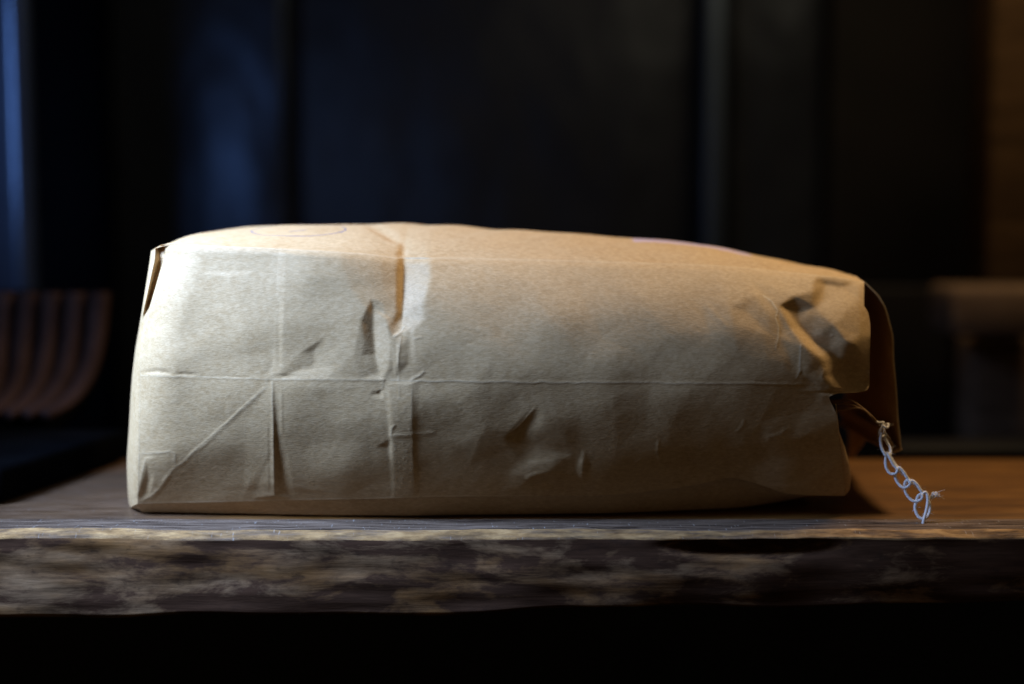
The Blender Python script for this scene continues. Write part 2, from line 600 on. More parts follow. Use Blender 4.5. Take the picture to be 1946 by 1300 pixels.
def ridge(pts, h, wl, wr, wear=0.0, ww=2.2, jit=0.0, taper=0.12, dst=None, power=1.0):
    """Crease along a polyline; wl / wr are the widths (px) on its left and right side as one walks along it."""
    dst = Hr if dst is None else dst
    P = np.array(pts, float)
    if jit:
        rng = np.random.RandomState(int(abs(P).sum()) % 9999)
        Q = [P[0]]
        for a, b in zip(P[:-1], P[1:]):
            n = max(2, int(np.hypot(*(b - a)) / 14))
            for t in np.linspace(0, 1, n)[1:]:
                Q.append(a + (b - a) * t + rng.normal(0, jit, 2) * (t < 1))
        P = np.array(Q)
    seg = np.hypot(*np.diff(P, axis=0).T)
    cum = np.concatenate([[0], np.cumsum(seg)])
    mg = max(wl, wr, ww * 2) + 2
    m = (PXF > P[:, 0].min() - mg) & (PXF < P[:, 0].max() + mg) & (PYF > P[:, 1].min() - mg) & (PYF < P[:, 1].max() + mg)
    ii = np.nonzero(m)
    X, Y = PXF[ii], PYF[ii]
    best = np.full(X.shape, 1e9)
    sg = np.ones(X.shape)
    tt = np.zeros(X.shape)
    for i in range(len(P) - 1):
        d = P[i + 1] - P[i]
        L2 = (d ** 2).sum() + 1e-9
        t = np.clip(((X - P[i, 0]) * d[0] + (Y - P[i, 1]) * d[1]) / L2, 0, 1)
        qx, qy = X - (P[i, 0] + d[0] * t), Y - (P[i, 1] + d[1] * t)
        dd = np.hypot(qx, qy)
        up = dd < best
        best = np.where(up, dd, best)
        sg = np.where(up, np.sign(d[0] * qy - d[1] * qx), sg)
        tt = np.where(up, (cum[i] + t * seg[i]) / cum[-1], tt)
    wid = np.where(sg > 0, wr, wl)
    prof_ = np.clip(1 - best / wid, 0, 1) ** power
    if taper > 0:
        prof_ = prof_ * np.clip(np.minimum(tt, 1 - tt) / taper, 0, 1)
    dst[ii] += h * (0.42 if max(wl, wr) < 24 and dst is Hr else 1.0) * prof_
    if wear:
        w = 0.75 * wear * np.exp(-(best / (0.62 * ww)) ** 2)
        if taper > 0:
            w = w * np.clip(np.minimum(tt, 1 - tt) / (taper * 0.6), 0, 1)
        WEAR[ii] = np.maximum(WEAR[ii], w)


# --- the long gusset crease across the middle
ridge([(262, 713), (330, 716), (430, 718), (518, 721), (735, 722)], 0.34, 4.5, 4, 0.4, 1.8, 0.6, 0.02)
ridge([(340, 716), (430, 716), (480, 718)], -0.35, 4, 2.5, 0)
ridge([(735, 723), (900, 725), (1000, 727), (1250, 727), (1400, 729), (1540, 731)], 0.42, 4.5, 4, 0.6, 2.0, 0.7, 0.02)
ridge([(266, 709), (300, 706), (330, 710)], -1.5, 8, 5, 0, jit=0.0, taper=0.3)
ridge([(330, 711), (380, 712)], -0.8, 6, 4, 0, taper=0.3)
# --- upright fold above the crossing, and its triangular facets
ridge([(544, 476), (541, 560), (536, 640), (533, 714)], 0.40, 60, 16, 0, taper=0.02)
ridge([(531, 560), (530, 640), (531, 706)], -0.45, 8, 7, 0)
patch(Hs, [(534, 718), (548, 694), (572, 670), (618, 640), (650, 690), (620, 720)],
      [(596, 668, -1.0), (597, 700, -1.2), (570, 702, -0.75)], [(0, 1)])
patch(Hs, [(498, 716), (505, 690), (520, 680), (530, 712)], [(515, 702, -0.4)])
# --- upright sharp crease below the crossing
patch(Hs, [(516, 722), (470, 800), (462, 940), (480, 948), (560, 948), (556, 920), (545, 850), (524, 770)],
      [(518, 770, 0.5), (520, 850, 1.2), (521, 944, 1.7), (536, 900, -1.1), (546, 935, -0.9), (528, 850, -0.4)],
      [(0, 1), (1, 2), (5, 3), (3, 4)])
ridge([(517, 722), (518, 780), (520, 860), (522, 945)], 0.55, 5, 3, 0.45, 1.6, 0.3, 0.02)
ridge([(512, 800), (514, 940)], -0.4, 6, 4, 0)
ridge([(518, 722), (560, 722), (562, 735)], 0.25, 3, 5, 0.2)
ridge([(535, 735), (536, 830)], 0.3, 4, 5, 0)
# --- diagonal crease to the lower left corner
ridge([(508, 734), (430, 806), (352, 876), (330, 890), (305, 930), (266, 955)], 0.40, 6, 5, 0.35, 2.0, 0.9, 0.03)
ridge([(495, 742), (430, 803), (352, 872)], 0.3, 3, 3, 0.25, 1.6, 0.5)
ridge([(266, 862), (300, 861), (322, 858), (332, 862), (333, 888)], 0.4, 4, 4, 0.4, 1.8, 0.5)
patch(Hs, [(276, 866), (300, 868), (292, 900), (284, 945), (264, 950), (258, 930), (266, 890)],
      [(280, 872, 0.4), (264, 940, 0.5), (282, 915, -1.1), (276, 938, -0.8)], [(0, 1), (2, 3)])
ridge([(277, 868), (268, 905), (262, 945)], 0.5, 4, 4, 0.3)
ridge([(322, 900), (300, 930), (285, 952)], 0.5, 7, 6, 0.1)
# --- the deep pinch below the top crease
PIN = np.zeros_like(PXF)
patch(PIN, [(640, 440), (660, 540), (700, 590), (742, 628), (758, 660), (774, 640), (806, 606), (836, 560), (848, 510), (838, 470), (800, 440)],
      [(766, 440, -8.2), (766, 500, -7.8), (765, 560, -6.6), (764, 600, -3.9), (762, 630, -1.3),
       (757, 470, -4.3), (756, 540, -3.6), (756, 590, -2.1),
       (816, 480, 0.2), (818, 530, 0.3), (806, 570, 0.1), (726, 490, -2.3), (728, 550, -1.8)],
      [(0, 1), (1, 2), (2, 3), (3, 4), (5, 6), (6, 7), (8, 9), (9, 10), (11, 12)])
ridge([(768, 486), (766, 560), (764, 622)], -0.7, 3, 5, 0)
ridge([(748, 641), (762, 630), (770, 618)], 0.7, 5, 5, 0.45, 2.0)
patch(Hs, [(742, 640), (758, 630), (785, 620), (788, 700), (783, 720), (752, 720), (744, 680)],
      [(760, 634, 0.9), (755, 690, 1.2), (757, 660, 1.2), (778, 640, -0.5), (776, 690, -0.1)], [(0, 2), (2, 1), (3, 4)])
ridge([(763, 636), (758, 670), (755, 700)], 0.5, 3, 3, 0.35, 1.6, 0.8)
ridge([(752, 646), (754, 700), (756, 720)], -0.35, 3, 3, 0)
ridge([(785, 645), (804, 640)], 0.4, 4, 4, 0.25)
ridge([(780, 722), (796, 715), (808, 704)], 0.7, 5, 5, 0.4)
# --- leaf-shaped dent left of the pinch
patch(Hs, [(706, 568), (686, 610), (672, 680), (684, 720), (726, 721), (752, 700), (752, 640), (742, 602), (724, 574)],
      [(709, 586, -1.5), (709, 628, -3.6), (713, 672, -3.0), (720, 708, -1.3), (742, 650, 0.5), (735, 610, 0.3), (740, 695, 0.4),
       (692, 640, -0.7), (688, 676, -0.6)],
      [(0, 1), (1, 2), (2, 3), (5, 4), (4, 6), (7, 8)])
ridge([(709, 576), (728, 590), (736, 610)], 0.35, 6, 4, 0.1)
ridge([(720, 721), (729, 722), (726, 738), (712, 746)], 0.8, 4, 6, 0.3)
patch(Hs, [(728, 726), (728, 760), (690, 775), (700, 752)], [(722, 748, -0.9)])
# --- glued strip running down to the bottom
patch(Hs, [(729, 724), (736, 780), (739, 830), (742, 900), (744, 950), (806, 950), (801, 880), (798, 800), (797, 724)],
      [(739, 730, 0.5), (744, 800, 0.7), (747, 850, 0.6), (749, 940, 0.3), (781, 730, 0.7), (782, 800, 0.9), (784, 870, 0.8), (786, 942, 0.5),
       (792, 760, 0.15), (793, 850, 0.1), (795, 940, 0.1)],
      [(0, 1), (1, 2), (2, 3), (4, 5), (5, 6), (6, 7), (8, 9), (9, 10)])
ridge([(740, 833), (748, 828), (790, 824), (830, 822)], 0.5, 5, 8, 0.3, 2.0, 0.6)
ridge([(742, 832), (744, 815), (752, 806)], 0.6, 4, 4, 0.4)
patch(Hs, [(742, 834), (744, 880), (700, 880), (715, 850)], [(738, 848, -1.0)])
ridge([(782, 726), (784, 830), (786, 930)], 0.2, 3, 3, 0.35, 1.6, 0.5)
ridge([(757, 712), (759, 760)], 0.3, 4, 4, 0.3)
rngw = np.random.RandomState(3)
for _ in range(26):
    x0, y0 = rngw.uniform(752, 790), rngw.uniform(770, 930)
    ridge([(x0, y0), (x0 + rngw.normal(0, 5), y0 + rngw.normal(0, 6))], 0.18, 3, 3, 0.3, 1.5, 0, 0.3)
# --- facets in the lower middle
patch(Hm, [(1021, 768), (1000, 790), (958, 836), (940, 862), (1000, 884), (1092, 866), (1066, 815), (1032, 785)],
      [(1010, 796, -1.5), (984, 830, -2.4), (1012, 850, -2.2), (1028, 812, -0.8)], [(0, 1)])
ridge([(1020, 770), (996, 800), (972, 824)], 0.5, 14, 3, 0.0)
patch(Hm, [(960, 900), (1000, 870), (1060, 872), (1110, 900), (1112, 918), (1060, 930), (990, 930)],
      [(1010, 906, 1.6), (1045, 898, 1.8), (1085, 906, 1.2), (1040, 916, -1.2)], [(0, 1), (1, 2)])
ridge([(998, 912), (1020, 903), (1050, 903)], 0.7, 8, 5, 0.12)
patch(Hs, [(1070, 830), (1110, 850), (1122, 880), (1108, 918), (1094, 890)], [(1107, 880, 0.9), (1107, 906, 0.8)], [(0, 1)])
ridge([(1252, 835), (1250, 860), (1256, 880)], 0.4, 4, 5, 0.12)
ridge([(1208, 880), (1220, 870)], 0.3, 4, 4, 0.15)
# --- crumpled shoulder at the closed end, right
patch(Hm, [(1330, 560), (1420, 540), (1478, 566), (1484, 640), (1478, 690), (1400, 690), (1340, 640)],
      [(1385, 585, 0.9), (1432, 560, 1.2), (1455, 588, 1.6), (1420, 592, -0.6), (1470, 598, 1.2), (1400, 618, 1.0), (1468, 640, 0.4)])
ridge([(1338, 575), (1362, 600), (1384, 624)], 0.45, 7, 10, 0.12)
ridge([(1448, 560), (1466, 572), (1478, 590), (1474, 604), (1480, 622), (1479, 642), (1473, 668)], 0.4, 4, 4, 1.2, 2.4, 0.8, 0.08)
patch(Hm, [(1482, 585), (1540, 646), (1562, 690), (1556, 722), (1520, 726), (1492, 700), (1480, 640)],
      [(1497, 620, -0.6), (1506, 690, -0.7), (1526, 660, 1.4), (1540, 700, 1.0)])
ridge([(1522, 652), (1520, 690), (1520, 706), (1512, 722)], 0.4, 4, 4, 1.2, 2.4, 0.8, 0.08)
ridge([(1520, 706), (1530, 716), (1546, 728), (1560, 742)], -0.8, 5, 5, 0)
SHO = np.zeros_like(PXF)
patch(SHO, [(1440, 535), (1500, 500), (1560, 500), (1665, 512), (1730, 600), (1730, 780), (1640, 810), (1597, 744), (1572, 716), (1548, 690), (1510, 650), (1472, 592)],
      [(1482, 582, 1.0), (1505, 624, 0.7), (1531, 655, 0.6), (1558, 678, 0.3),
       (1496, 587, -3.2), (1515, 619, -4.8), (1542, 646, -5.2), (1577, 665, -5.4), (1600, 686, -6.0),
       (1518, 589, -3.8), (1549, 585, -1.6), (1585, 618, 0.3), (1608, 650, 0.4),
       (1512, 562, 2.2), (1547, 554, 2.6), (1546, 534, 2.4), (1556, 523, 2.4), (1600, 528, 1.6), (1636, 533, 0.6),
       (1566, 541, -1.7), (1602, 546, -2.0),
       (1652, 570, -3.0), (1655, 640, -4.6), (1624, 656, -0.4), (1612, 590, 0.0),
       (1602, 706, -8.0), (1648, 706, -9.0), (1652, 728, -11.0), (1612, 730, -9.5), (1634, 570, -0.6), (1636, 636, -1.2)],
      [(0, 1), (1, 2), (2, 3), (4, 5), (5, 6), (6, 7), (7, 8), (9, 10), (10, 11), (11, 12), (13, 14), (14, 15), (15, 16), (16, 17), (17, 18),
       (19, 20), (12, 23), (23, 30), (29, 30), (30, 22)])
ridge([(1566, 680), (1572, 700), (1560, 718)], 0.6, 6, 6, 0.15, 2, 0.8)
ridge([(1578, 640), (1584, 636)], 0.5, 3, 3, 0.5)
patch(Hm, [(1530, 716), (1568, 690), (1600, 720), (1592, 770), (1560, 770)], [(1560, 722, 1.8), (1575, 742, 1.4)], [(0, 1)])
ridge([(1558, 716), (1574, 732), (1584, 758), (1590, 790)], 0.8, 10, 6, 0.15, 2.0, 0.6)
# --- lower right
ridge([(1455, 832), (1484, 825), (1496, 812)], 0.5, 6, 10, 0.5, 1.8, 0.8)
ridge([(1400, 822), (1412, 808), (1414, 795)], 0.3, 5, 5, 0.2)
patch(Hm, [(1330, 860), (1450, 840), (1540, 830), (1600, 850), (1604, 935), (1500, 935), (1400, 905)],
      [(1460, 868, -1.5), (1540, 870, -1.2), (1420, 890, -1.2), (1580, 900, 0.6)])
patch(Hm, [(1180, 880), (1300, 850), (1390, 880), (1385, 905), (1280, 930)], [(1310, 885, -1.6)])
# --- gentle crumple of the whole sheet
rc = np.random.RandomState(11)
for _ in range(95):
    x0, y0 = rc.uniform(300, 1560), rc.uniform(520, 930)
    an, ln = rc.uniform(0, math.pi), rc.uniform(25, 110)
    ridge([(x0, y0), (x0 + ln * math.cos(an), y0 + ln * math.sin(an))], rc.uniform(-0.22, 0.22),
          rc.uniform(14, 45), rc.uniform(8, 30), 0, dst=Hm, taper=0.45)


CRU = np.zeros_like(PXF)
rq = np.random.RandomState(77)
cpts = []
while len(cpts) < 150:
    p_ = (rq.uniform(270, 1640), rq.uniform(490, 945))
    if all((p_[0] - o_[0]) ** 2 + ((p_[1] - o_[1]) * 1.3) ** 2 > 52 ** 2 for o_ in cpts):
        cpts.append(p_)
patch(CRU, [(180, 400), (1000, 380), (1760, 400), (1760, 1020), (1000, 1040), (180, 1020)],
      [(x_, y_, rq.normal(0, 0.25) + 0.0001) for x_, y_ in cpts])


def blur(a, s):
    r = int(3 * s) + 1
    kx = np.exp(-0.5 * (np.arange(-r, r + 1) / s) ** 2)
    kx /= kx.sum()
    for ax in (0, 1):
        pad = [(0, 0), (0, 0)]
        pad[ax] = (r, r)
        b = np.pad(a, pad, mode='edge')
        out = np.zeros_like(a)
        for i, w in enumerate(kx):
            out += w * (b[i:i + a.shape[0]] if ax == 0 else b[:, i:i + a.shape[1]])
        a = out
    return a


H = 0.74 * (blur(Hs, 1.6) + blur(Hm, 3.2) + 1.1 * blur(Hr, 0.75)) + blur(PIN, 2.6) + blur(SHO, 2.8) + blur(CRU, 1.7)
H += 0.26 * waves(PXF, PYF * 1.3, 5, 120, 420, 16) + 0.014 * waves(PXF, PYF, 6, 26, 90, 40)
YF = YF - H / 1000.0
FRONT = W(PXF, PYF, YF)

# fine wear along the top and bottom creases
WEAR = np.maximum(WEAR, 0.30 * np.exp(-(A2 * (B(PXF) - T(PXF)) / 2.5) ** 2))
WEAR = np.maximum(WEAR, 0.55 * np.exp(-((1 - A2) * (B(PXF) - T(PXF)) / 2.2) ** 2) * sstep(1150, 800, PXF))

bag = empty('paper_bag', (-0.01, 0.06, 0.0),
            'creased brown kraft paper bag lying on its side on the worn plank', 'bag')

paper = paper_material('kraft_paper')

# ---- depth parameter shared by the left end and the top
NS, NBK = 34, 46
q1 = 0.22
q = np.concatenate([np.linspace(0, 1, NS) ** 1.3 * q1, q1 + (1 - q1) * np.linspace(0, 1, NBK + 1)[1:]])
NQ = len(q)
YB = 0.128

# ---- left end (the folded bottom of the bag)
yl = YF[:, 0]
pyl = PYF[:, 0]
e = np.clip(q / q1, 0, 1)
strip_depth = 0.026
Sr = Sf(pyr)
py_s = 476 + (967 - 476) * avals
LW = np.zeros((NR, NQ, 3))
gw = sstep(655, 560, pyr)                                   # how open the folded lip is
for j in range(NQ):
    pxj = Lr + (Sr - Lr) * math.sin(e[j] * math.pi / 2)
    pyj = pyl + (py_s - pyl) * e[j]
    Yj = yl + strip_depth * e[j] ** 1.6
    gpx = Lr + (Sr - Lr) * e[j]
    lip = np.interp(e[j], [0, 0.12, 0.42, 0.58, 0.70, 0.85, 1.0], [0, 0.0024, 0.0032, 0.0008, -0.0008, 0.0016, 0.0110])
    Yg = yl + lip
    Yj = Yj * (1 - gw) + Yg * gw
    pxj = pxj * (1 - gw) + gpx * gw
    P = W(pxj, pyj, Yj)
    if q[j] > q1:
        s = (q[j] - q1) / (1 - q1)
        P = LW[:, NS - 1].copy()
        P[:, 1] = P[:, 1] + (YB - P[:, 1]) * s
        P[:, 0] -= 0.004 * np.sin(s * math.pi) * np.sin(avals * math.pi) - 0.003 * s
    LW[:, j] = P
LW[:, :, 2] = np.maximum(LW[:, :, 2], 0.0006)

# ---- top panel
YR = 0.066
pa = np.linspace(180, 1720, 500)
rid = W(pa, SIL(pa), YR)
f0 = FRONT[0]
TOP = np.zeros((NQ, NC, 3))
Xs0, Yf0, Zf0 = f0[:, 0], f0[:, 1], f0[:, 2]
pxc = PXF[0]
shift_w = (1 - cvals) ** 6
for j in range(NQ):
    Y = Yf0 + (YB - Yf0) * q[j]
    X = Xs0 + (LW[0, j, 0] - Xs0[0]) * shift_w
    Y = Y + (LW[0, j, 1] - Y[0]) * shift_w
    Zr = np.interp(X, rid[:, 0], rid[:, 2])
    sr = (Zr - CAM_H) / (YR + CAM_D)
    dY = np.maximum(YR - Yf0, 0.01)
    t = np.clip((Y - Yf0) / dY, 0, 1)
    m0 = np.clip(1.7 * (Zr - Zf0) / dY, -0.2, 1.0)
    Z = ((2 * t**3 - 3 * t**2 + 1) * Zf0 + (t**3 - 2 * t**2 + t) * dY * m0
         + (-2 * t**3 + 3 * t**2) * Zr + (t**3 - t**2) * dY * sr)
    over = np.clip(Y - YR, 0, None)
    Z = Z + sr * over - 6.5 * over ** 2
    TOP[j, :, 0], TOP[j, :, 1], TOP[j, :, 2] = X, Y, Z
corr = LW[0, :, 2] - TOP[:, 0, 2]
TOP[:, :, 2] += corr[:, None] * np.exp(-(Xs0 - Xs0[0]) / 0.006)[None, :]
# the pinch carries on over the top, plus soft waves
base0 = TOP[0].copy()
fade = sstep(0.0, 0.05, q)[:, None]
pin = np.exp(-((pxc - 767) / 10.0) ** 2)[None, :] * np.exp(-q * 16)[:, None]
TOP[:, :, 2] -= 0.0016 * pin * fade
pl0, pl1 = np.array([W(757, 488, 0.02)[0], 0.02]), np.array([W(690, 440, 0.055)[0], 0.060])
dv = (pl1 - pl0) / np.linalg.norm(pl1 - pl0)
rel = TOP[:, :, :2] - pl0
tal = rel @ dv
dist = rel[:, :, 0] * dv[1] - rel[:, :, 1] * dv[0]
TOP[:, :, 2] -= 0.0017 * np.exp(-(dist / 0.0045) ** 2) * sstep(-0.004, 0.004, tal) * sstep(0.052, 0.02, tal)
TOP[:, :, 2] += 0.00035 * waves(TOP[:, :, 0], TOP[:, :, 1] * 1.5, 31, 0.02, 0.10, 16) * fade
tw = 0.30 * np.exp(-(q / 0.004) ** 2)[:, None] * np.ones(NC)[None, :]


# pen circle and print on the top panel are flat ink in its material
def top_at(px, py_target, from_back=False):
    j = int(np.argmin(abs(proj(f0)[0] - px)))
    col = TOP[:, j]
    ppx, ppy = proj(col)
    k_ = int(np.argmin(abs(ppy[:int(NQ * 0.75)] - py_target)))
    return col[k_]


c_front = top_at(545, 447)
c_right = top_at(640, 438)
c_left = top_at(462, 438)
CX = 0.5 * (c_left[0] + c_right[0])
RX = 0.5 * (c_right[0] - c_left[0]) * 1.02
CY = c_front[1] + RX * 0.80
RY = RX * 0.80
LBX0, LBX1 = top_at(1215, 458)[0], top_at(1450, 482)[0]


def top_marks(k, col):
    g = k.n('ShaderNodeNewGeometry')
    s = k.n('ShaderNodeSeparateXYZ')
    k.l(g.outputs['Position'], s.inputs[0])
    wob = k.math('MULTIPLY', k.math('SUBTRACT', k.noise(g.outputs['Position'], 60, 2), 0.5), 0.10)
    dx = k.math('DIVIDE', k.math('SUBTRACT', s.outputs[0], CX), RX)
    dy = k.math('DIVIDE', k.math('SUBTRACT', s.outputs[1], CY), RY)
    rr = k.math('SQRT', k.math('ADD', k.math('MULTIPLY', dx, dx), k.math('MULTIPLY', dy, dy)))
    ring = k.math('LESS_THAN', k.math('ABSOLUTE', k.math('SUBTRACT', k.math('ADD', rr, wob), 1.0)), 0.014)
    # a short pen stroke inside the ring and a dot where the pen stopped
    sx = k.math('ABSOLUTE', k.math('SUBTRACT', dx, 0.02))
    sy = k.math('ABSOLUTE', k.math('SUBTRACT', k.math('ADD', dy, k.math('MULTIPLY', dx, -0.5)), -0.30))
    stroke = k.math('MULTIPLY', k.math('LESS_THAN', sx, 0.18), k.math('LESS_THAN', sy, 0.035))
    ddx = k.math('SUBTRACT', dx, 0.93)
    ddy = k.math('SUBTRACT', dy, -0.42)
    dot = k.math('LESS_THAN', k.math('ADD', k.math('MULTIPLY', ddx, ddx), k.math('MULTIPLY', ddy, ddy)), 0.0025)
    ink = k.math('MAXIMUM', k.math('MAXIMUM', ring, stroke), dot)
    ink = k.math('MULTIPLY', k.math('MULTIPLY', ink, 0.85), k.math('GREATER_THAN', s.outputs[1], 0.012))
    col = k.mix(ink, col, (0.03, 0.06, 0.16))
    # lilac printed patch along the far side
    n2 = k.math('MULTIPLY', k.math('SUBTRACT', k.noise(g.outputs['Position'], 90, 3), 0.5), 0.006)
    yy = k.math('ADD', s.outputs[1], n2)
    inx = k.math('MULTIPLY', k.math('GREATER_THAN', s.outputs[0], LBX0), k.math('LESS_THAN', s.outputs[0], LBX1))
    lab = k.math('MULTIPLY', inx, k.math('GREATER_THAN', yy, 0.0505))
    return k.mix(k.math('MULTIPLY', lab, 0.6), col, (0.50, 0.38, 0.52))


paper_top = paper_material('kraft_paper_top', top_marks)


def add_part(o, under=None):
    if under is None:
        keep_place(o, bag)
    else:
        o.parent = under
    return o


BODY = np.concatenate([TOP[::-1][:-1], FRONT], 0)
add_part(sheet('body', BODY, paper_top, attrs={'wear': np.concatenate([tw[::-1][:-1], WEAR], 0)}, flip=True))
lw_wear = np.zeros((NR, NQ))
lw_wear[:, :3] = 0.3
add_part(sheet('left_end', LW, paper, attrs={'wear': lw_wear}))

# ---- underside
fb = FRONT[-1]
NU = 30
UND = np.zeros((NU, NC, 3))
lift = sstep(1150, 1420, PXF[-1])
for i, t in enumerate(np.linspace(0, 1, NU)):
    reach = 0.006 + 0.005 * sstep(550, 950, PXF[-1]) + 0.006 * lift
    if t < 0.5:
        s = t / 0.5
        UND[i, :, 0] = fb[:, 0]
        UND[i, :, 1] = fb[:, 1] + reach * (s ** 0.8)
        UND[i, :, 2] = fb[:, 2] + (0.0005 - fb[:, 2]) * s
    else:
        s = (t - 0.5) / 0.5
        UND[i, :, 0] = fb[:, 0]
        UND[i, :, 1] = fb[:, 1] + reach + (YB - fb[:, 1] - reach) * s
        UND[i, :, 2] = 0.0005
# pull the lifted end up over the table
UND[:, :, 2] += (0.009 * sstep(1380, 1600, PXF[-1]) * 1.0)[None, :] * np.sin(np.linspace(0, 1, NU) * math.pi * 0.5)[:, None]
add_part(sheet('underside', UND, paper, flip=True))
lc = np.stack([LW[-1, :, :], np.concatenate([UND[::1, 0][np.linspace(0, NU - 1, NQ).astype(int)]]).reshape(NQ, 3)], 0)
add_part(sheet('end_tuck', lc, paper))

# ---- back
bt = TOP[-1]
NBV = 24
BK = np.zeros((NBV, NC, 3))
for i, t in enumerate(np.linspace(0, 1, NBV)):
    BK[i] = bt
    BK[i, :, 1] += 0.006 * math.sin(t * math.pi)
    BK[i, :, 2] = bt[:, 2] * (1 - t) + 0.0006 * t
add_part(sheet('back_panel', BK, paper, flip=False))

# ---- right end: the top panel folds over and hangs down past the mouth
ND = 60
fpath = np.array([(1643, 534), (1656, 546), (1672, 564), (1684, 586), (1692, 612), (1697, 645), (1700, 690), (1705, 760), (1710, 815), (1715, 853)], float)
tpar = np.linspace(0, 1, len(fpath))
fx = curve(list(zip(tpar, fpath[:, 0])))(np.linspace(0, 1, ND))
fy = curve(list(zip(tpar, fpath[:, 1])))(np.linspace(0, 1, ND))
edgeY = YF[0, -1] - 0.012
FP = W(fx, fy, np.linspace(YF[0, -1], edgeY, ND))
NE = 50
FL = np.zeros((ND, NE, 3))
tr = TOP[:, -1]
for jj, s in enumerate(np.linspace(0, 1, NE)):
    base = np.array([np.interp(s, q, tr[:, c_]) for c_ in range(3)])
    FL[:, jj] = base + (FP - FP[0]) * np.array([1.0, 1.0 - s, 1.0])
    FL[:, jj] += (0.0005 * waves(np.linspace(0, 3, ND), np.full(ND, s * 2.2), 55, 0.5, 2.0, 10) * np.linspace(0, 1, ND))[:, None] * np.array([1.0, 0.3, 0.2])
    FL[:, jj, 0] += 0.0015 * np.sin(np.linspace(0, 1, ND) * 5 + s * 4) * s
fw = np.zeros((ND, NE))
fw[:, 0] = 0.25
flap = add_part(sheet('end_flap', FL, paper, thick=0.0006, attrs={'wear': fw}))
# turned-up hem of the flap at its lower front corner
hem_px = np.array([(1680, 818), (1690, 834), (1697, 846), (1695, 853), (1687, 856), (1694, 861), (1706, 858), (1715, 853)], float)
hp = W(hem_px[:, 0], hem_px[:, 1], np.linspace(edgeY + 0.004, edgeY, len(hem_px)))
hs_t = np.linspace(0, 1, 40)
hpp = np.stack([curve(list(zip(np.linspace(0, 1, len(hp)), hp[:, c_])))(hs_t) for c_ in range(3)], -1)
HEM = np.zeros((40, 20, 3))
for jj, s in enumerate(np.linspace(0, 1, 20)):
    HEM[:, jj] = hpp + np.array([-0.003 * s, 0.095 * s, 0.0])
add_part(sheet('flap_hem', HEM, paper, thick=0.0006), flap)

# ---- folded-in gusset behind the mouth, closing the bag
NI = 40
gz = np.linspace(0, 1, NI)
GU = np.zeros((NI, NI, 3))
for i, t in enumerate(gz):
    py_ = 560 + (955 - 560) * t
    for j, s in enumerate(gz):
        Yq = 0.020 + (YB - 0.022) * s
        p = W(1560 + 14 * math.sin(t * 9 + 1) * (1 - s), py_, 0.020)
        GU[i, j] = (p[0] + 0.006 * math.sin(s * 6 + t * 5), Yq, max(p[2], 0.003))
add_part(sheet('gusset', GU, paper, flip=True))
# second, curled layer behind the lower front edge
NL = 34
LAY = np.zeros((60, NL, 3))
ly_py = np.linspace(768, 942, 60)
lx0 = np.interp(ly_py, [768, 820, 860, 900, 930, 942], [1588, 1592, 1597, 1600, 1602, 1603])
lx1 = np.interp(ly_py, [768, 820, 850, 880, 910, 930, 938, 942], [1588, 1594, 1605, 1613, 1617, 1614, 1609, 1602])
yfr = np.interp(ly_py, PYF[:, -1], YF[:, -1])
for jj, s in enumerate(np.linspace(0, 1, NL)):
    ang = s * math.pi
    pxl = lx0 + (lx1 - lx0) * np.sin(np.clip(ang, 0, math.pi / 2)) - 30 * np.clip(s - 0.5, 0, 1) * 2
    LAY[:, jj] = W(pxl, ly_py, yfr + 0.0030 + 0.012 * (1 - math.cos(ang)) * 0.5 + 0.03 * max(0, s - 0.5))
add_part(sheet('curled_layer', LAY, paper, thick=0.0004))
# underside of the upper front flap, turning in above the mouth
rt = [(1654, 640), (1653, 690), (1650, 712), (1640, 719), (1618, 724), (1592, 732)]
TU = np.zeros((30, 16, 3))
tt_ = np.linspace(0, 1, 30)
rx = np.interp(tt_, np.linspace(0, 1, len(rt)), [p[0] for p in rt])
ry = np.interp(tt_, np.linspace(0, 1, len(rt)), [p[1] for p in rt])
r_y = np.interp(ry, PYF[:, -1], YF[:, -1])
for jj, s in enumerate(np.linspace(0, 1, 16)):
    P = W(rx - 1.0, ry, r_y + 0.0006)
    P[:, 1] += 0.035 * s
    P[:, 2] += 0.008 * s
    P[:, 0] -= 0.006 * s
    TU[:, jj] = P
add_part(sheet('turned_in_edge', TU, paper))

# ---- sewing thread that closed the bag
kt = NT('cotton_thread')
wv = k_w = kt.n('ShaderNodeTexWave', bands_direction='DIAGONAL')
wv.inputs['Scale'].default_value = 700
wv.inputs['Distortion'].default_value = 2.0
kt.l(kt.mapped(), wv.inputs['Vector'])
kt.l(kt.ramp(wv.outputs['Fac'], [(0.2, (0.76, 0.69, 0.63)), (0.7, (0.95, 0.86, 0.79))]), kt.b.inputs['Base Color'])
kt.b.inputs['Roughness'].default_value = 0.8
kt.b.inputs['Sheen Weight'].default_value = 0.3
kt.l(kt.bump(wv.outputs['Fac'], 0.6, 0.0003), kt.b.inputs['Normal'])
thread_m = kt.m
tan_m = plain_material('paper_string', (0.26, 0.14, 0.055), 0.75, 0.2, 0.2, 300)

YC = 0.004


def w1(px, py, off=0.0):
    """Chain hangs in a slanting plane that reaches the plank in front of the bag."""
    y = YC - 0.014 * max(0.0, (py - 800) / 195.0) + off
    return W(px, py, y)


def pl(seq):
    return [w1(*s) for s in seq]


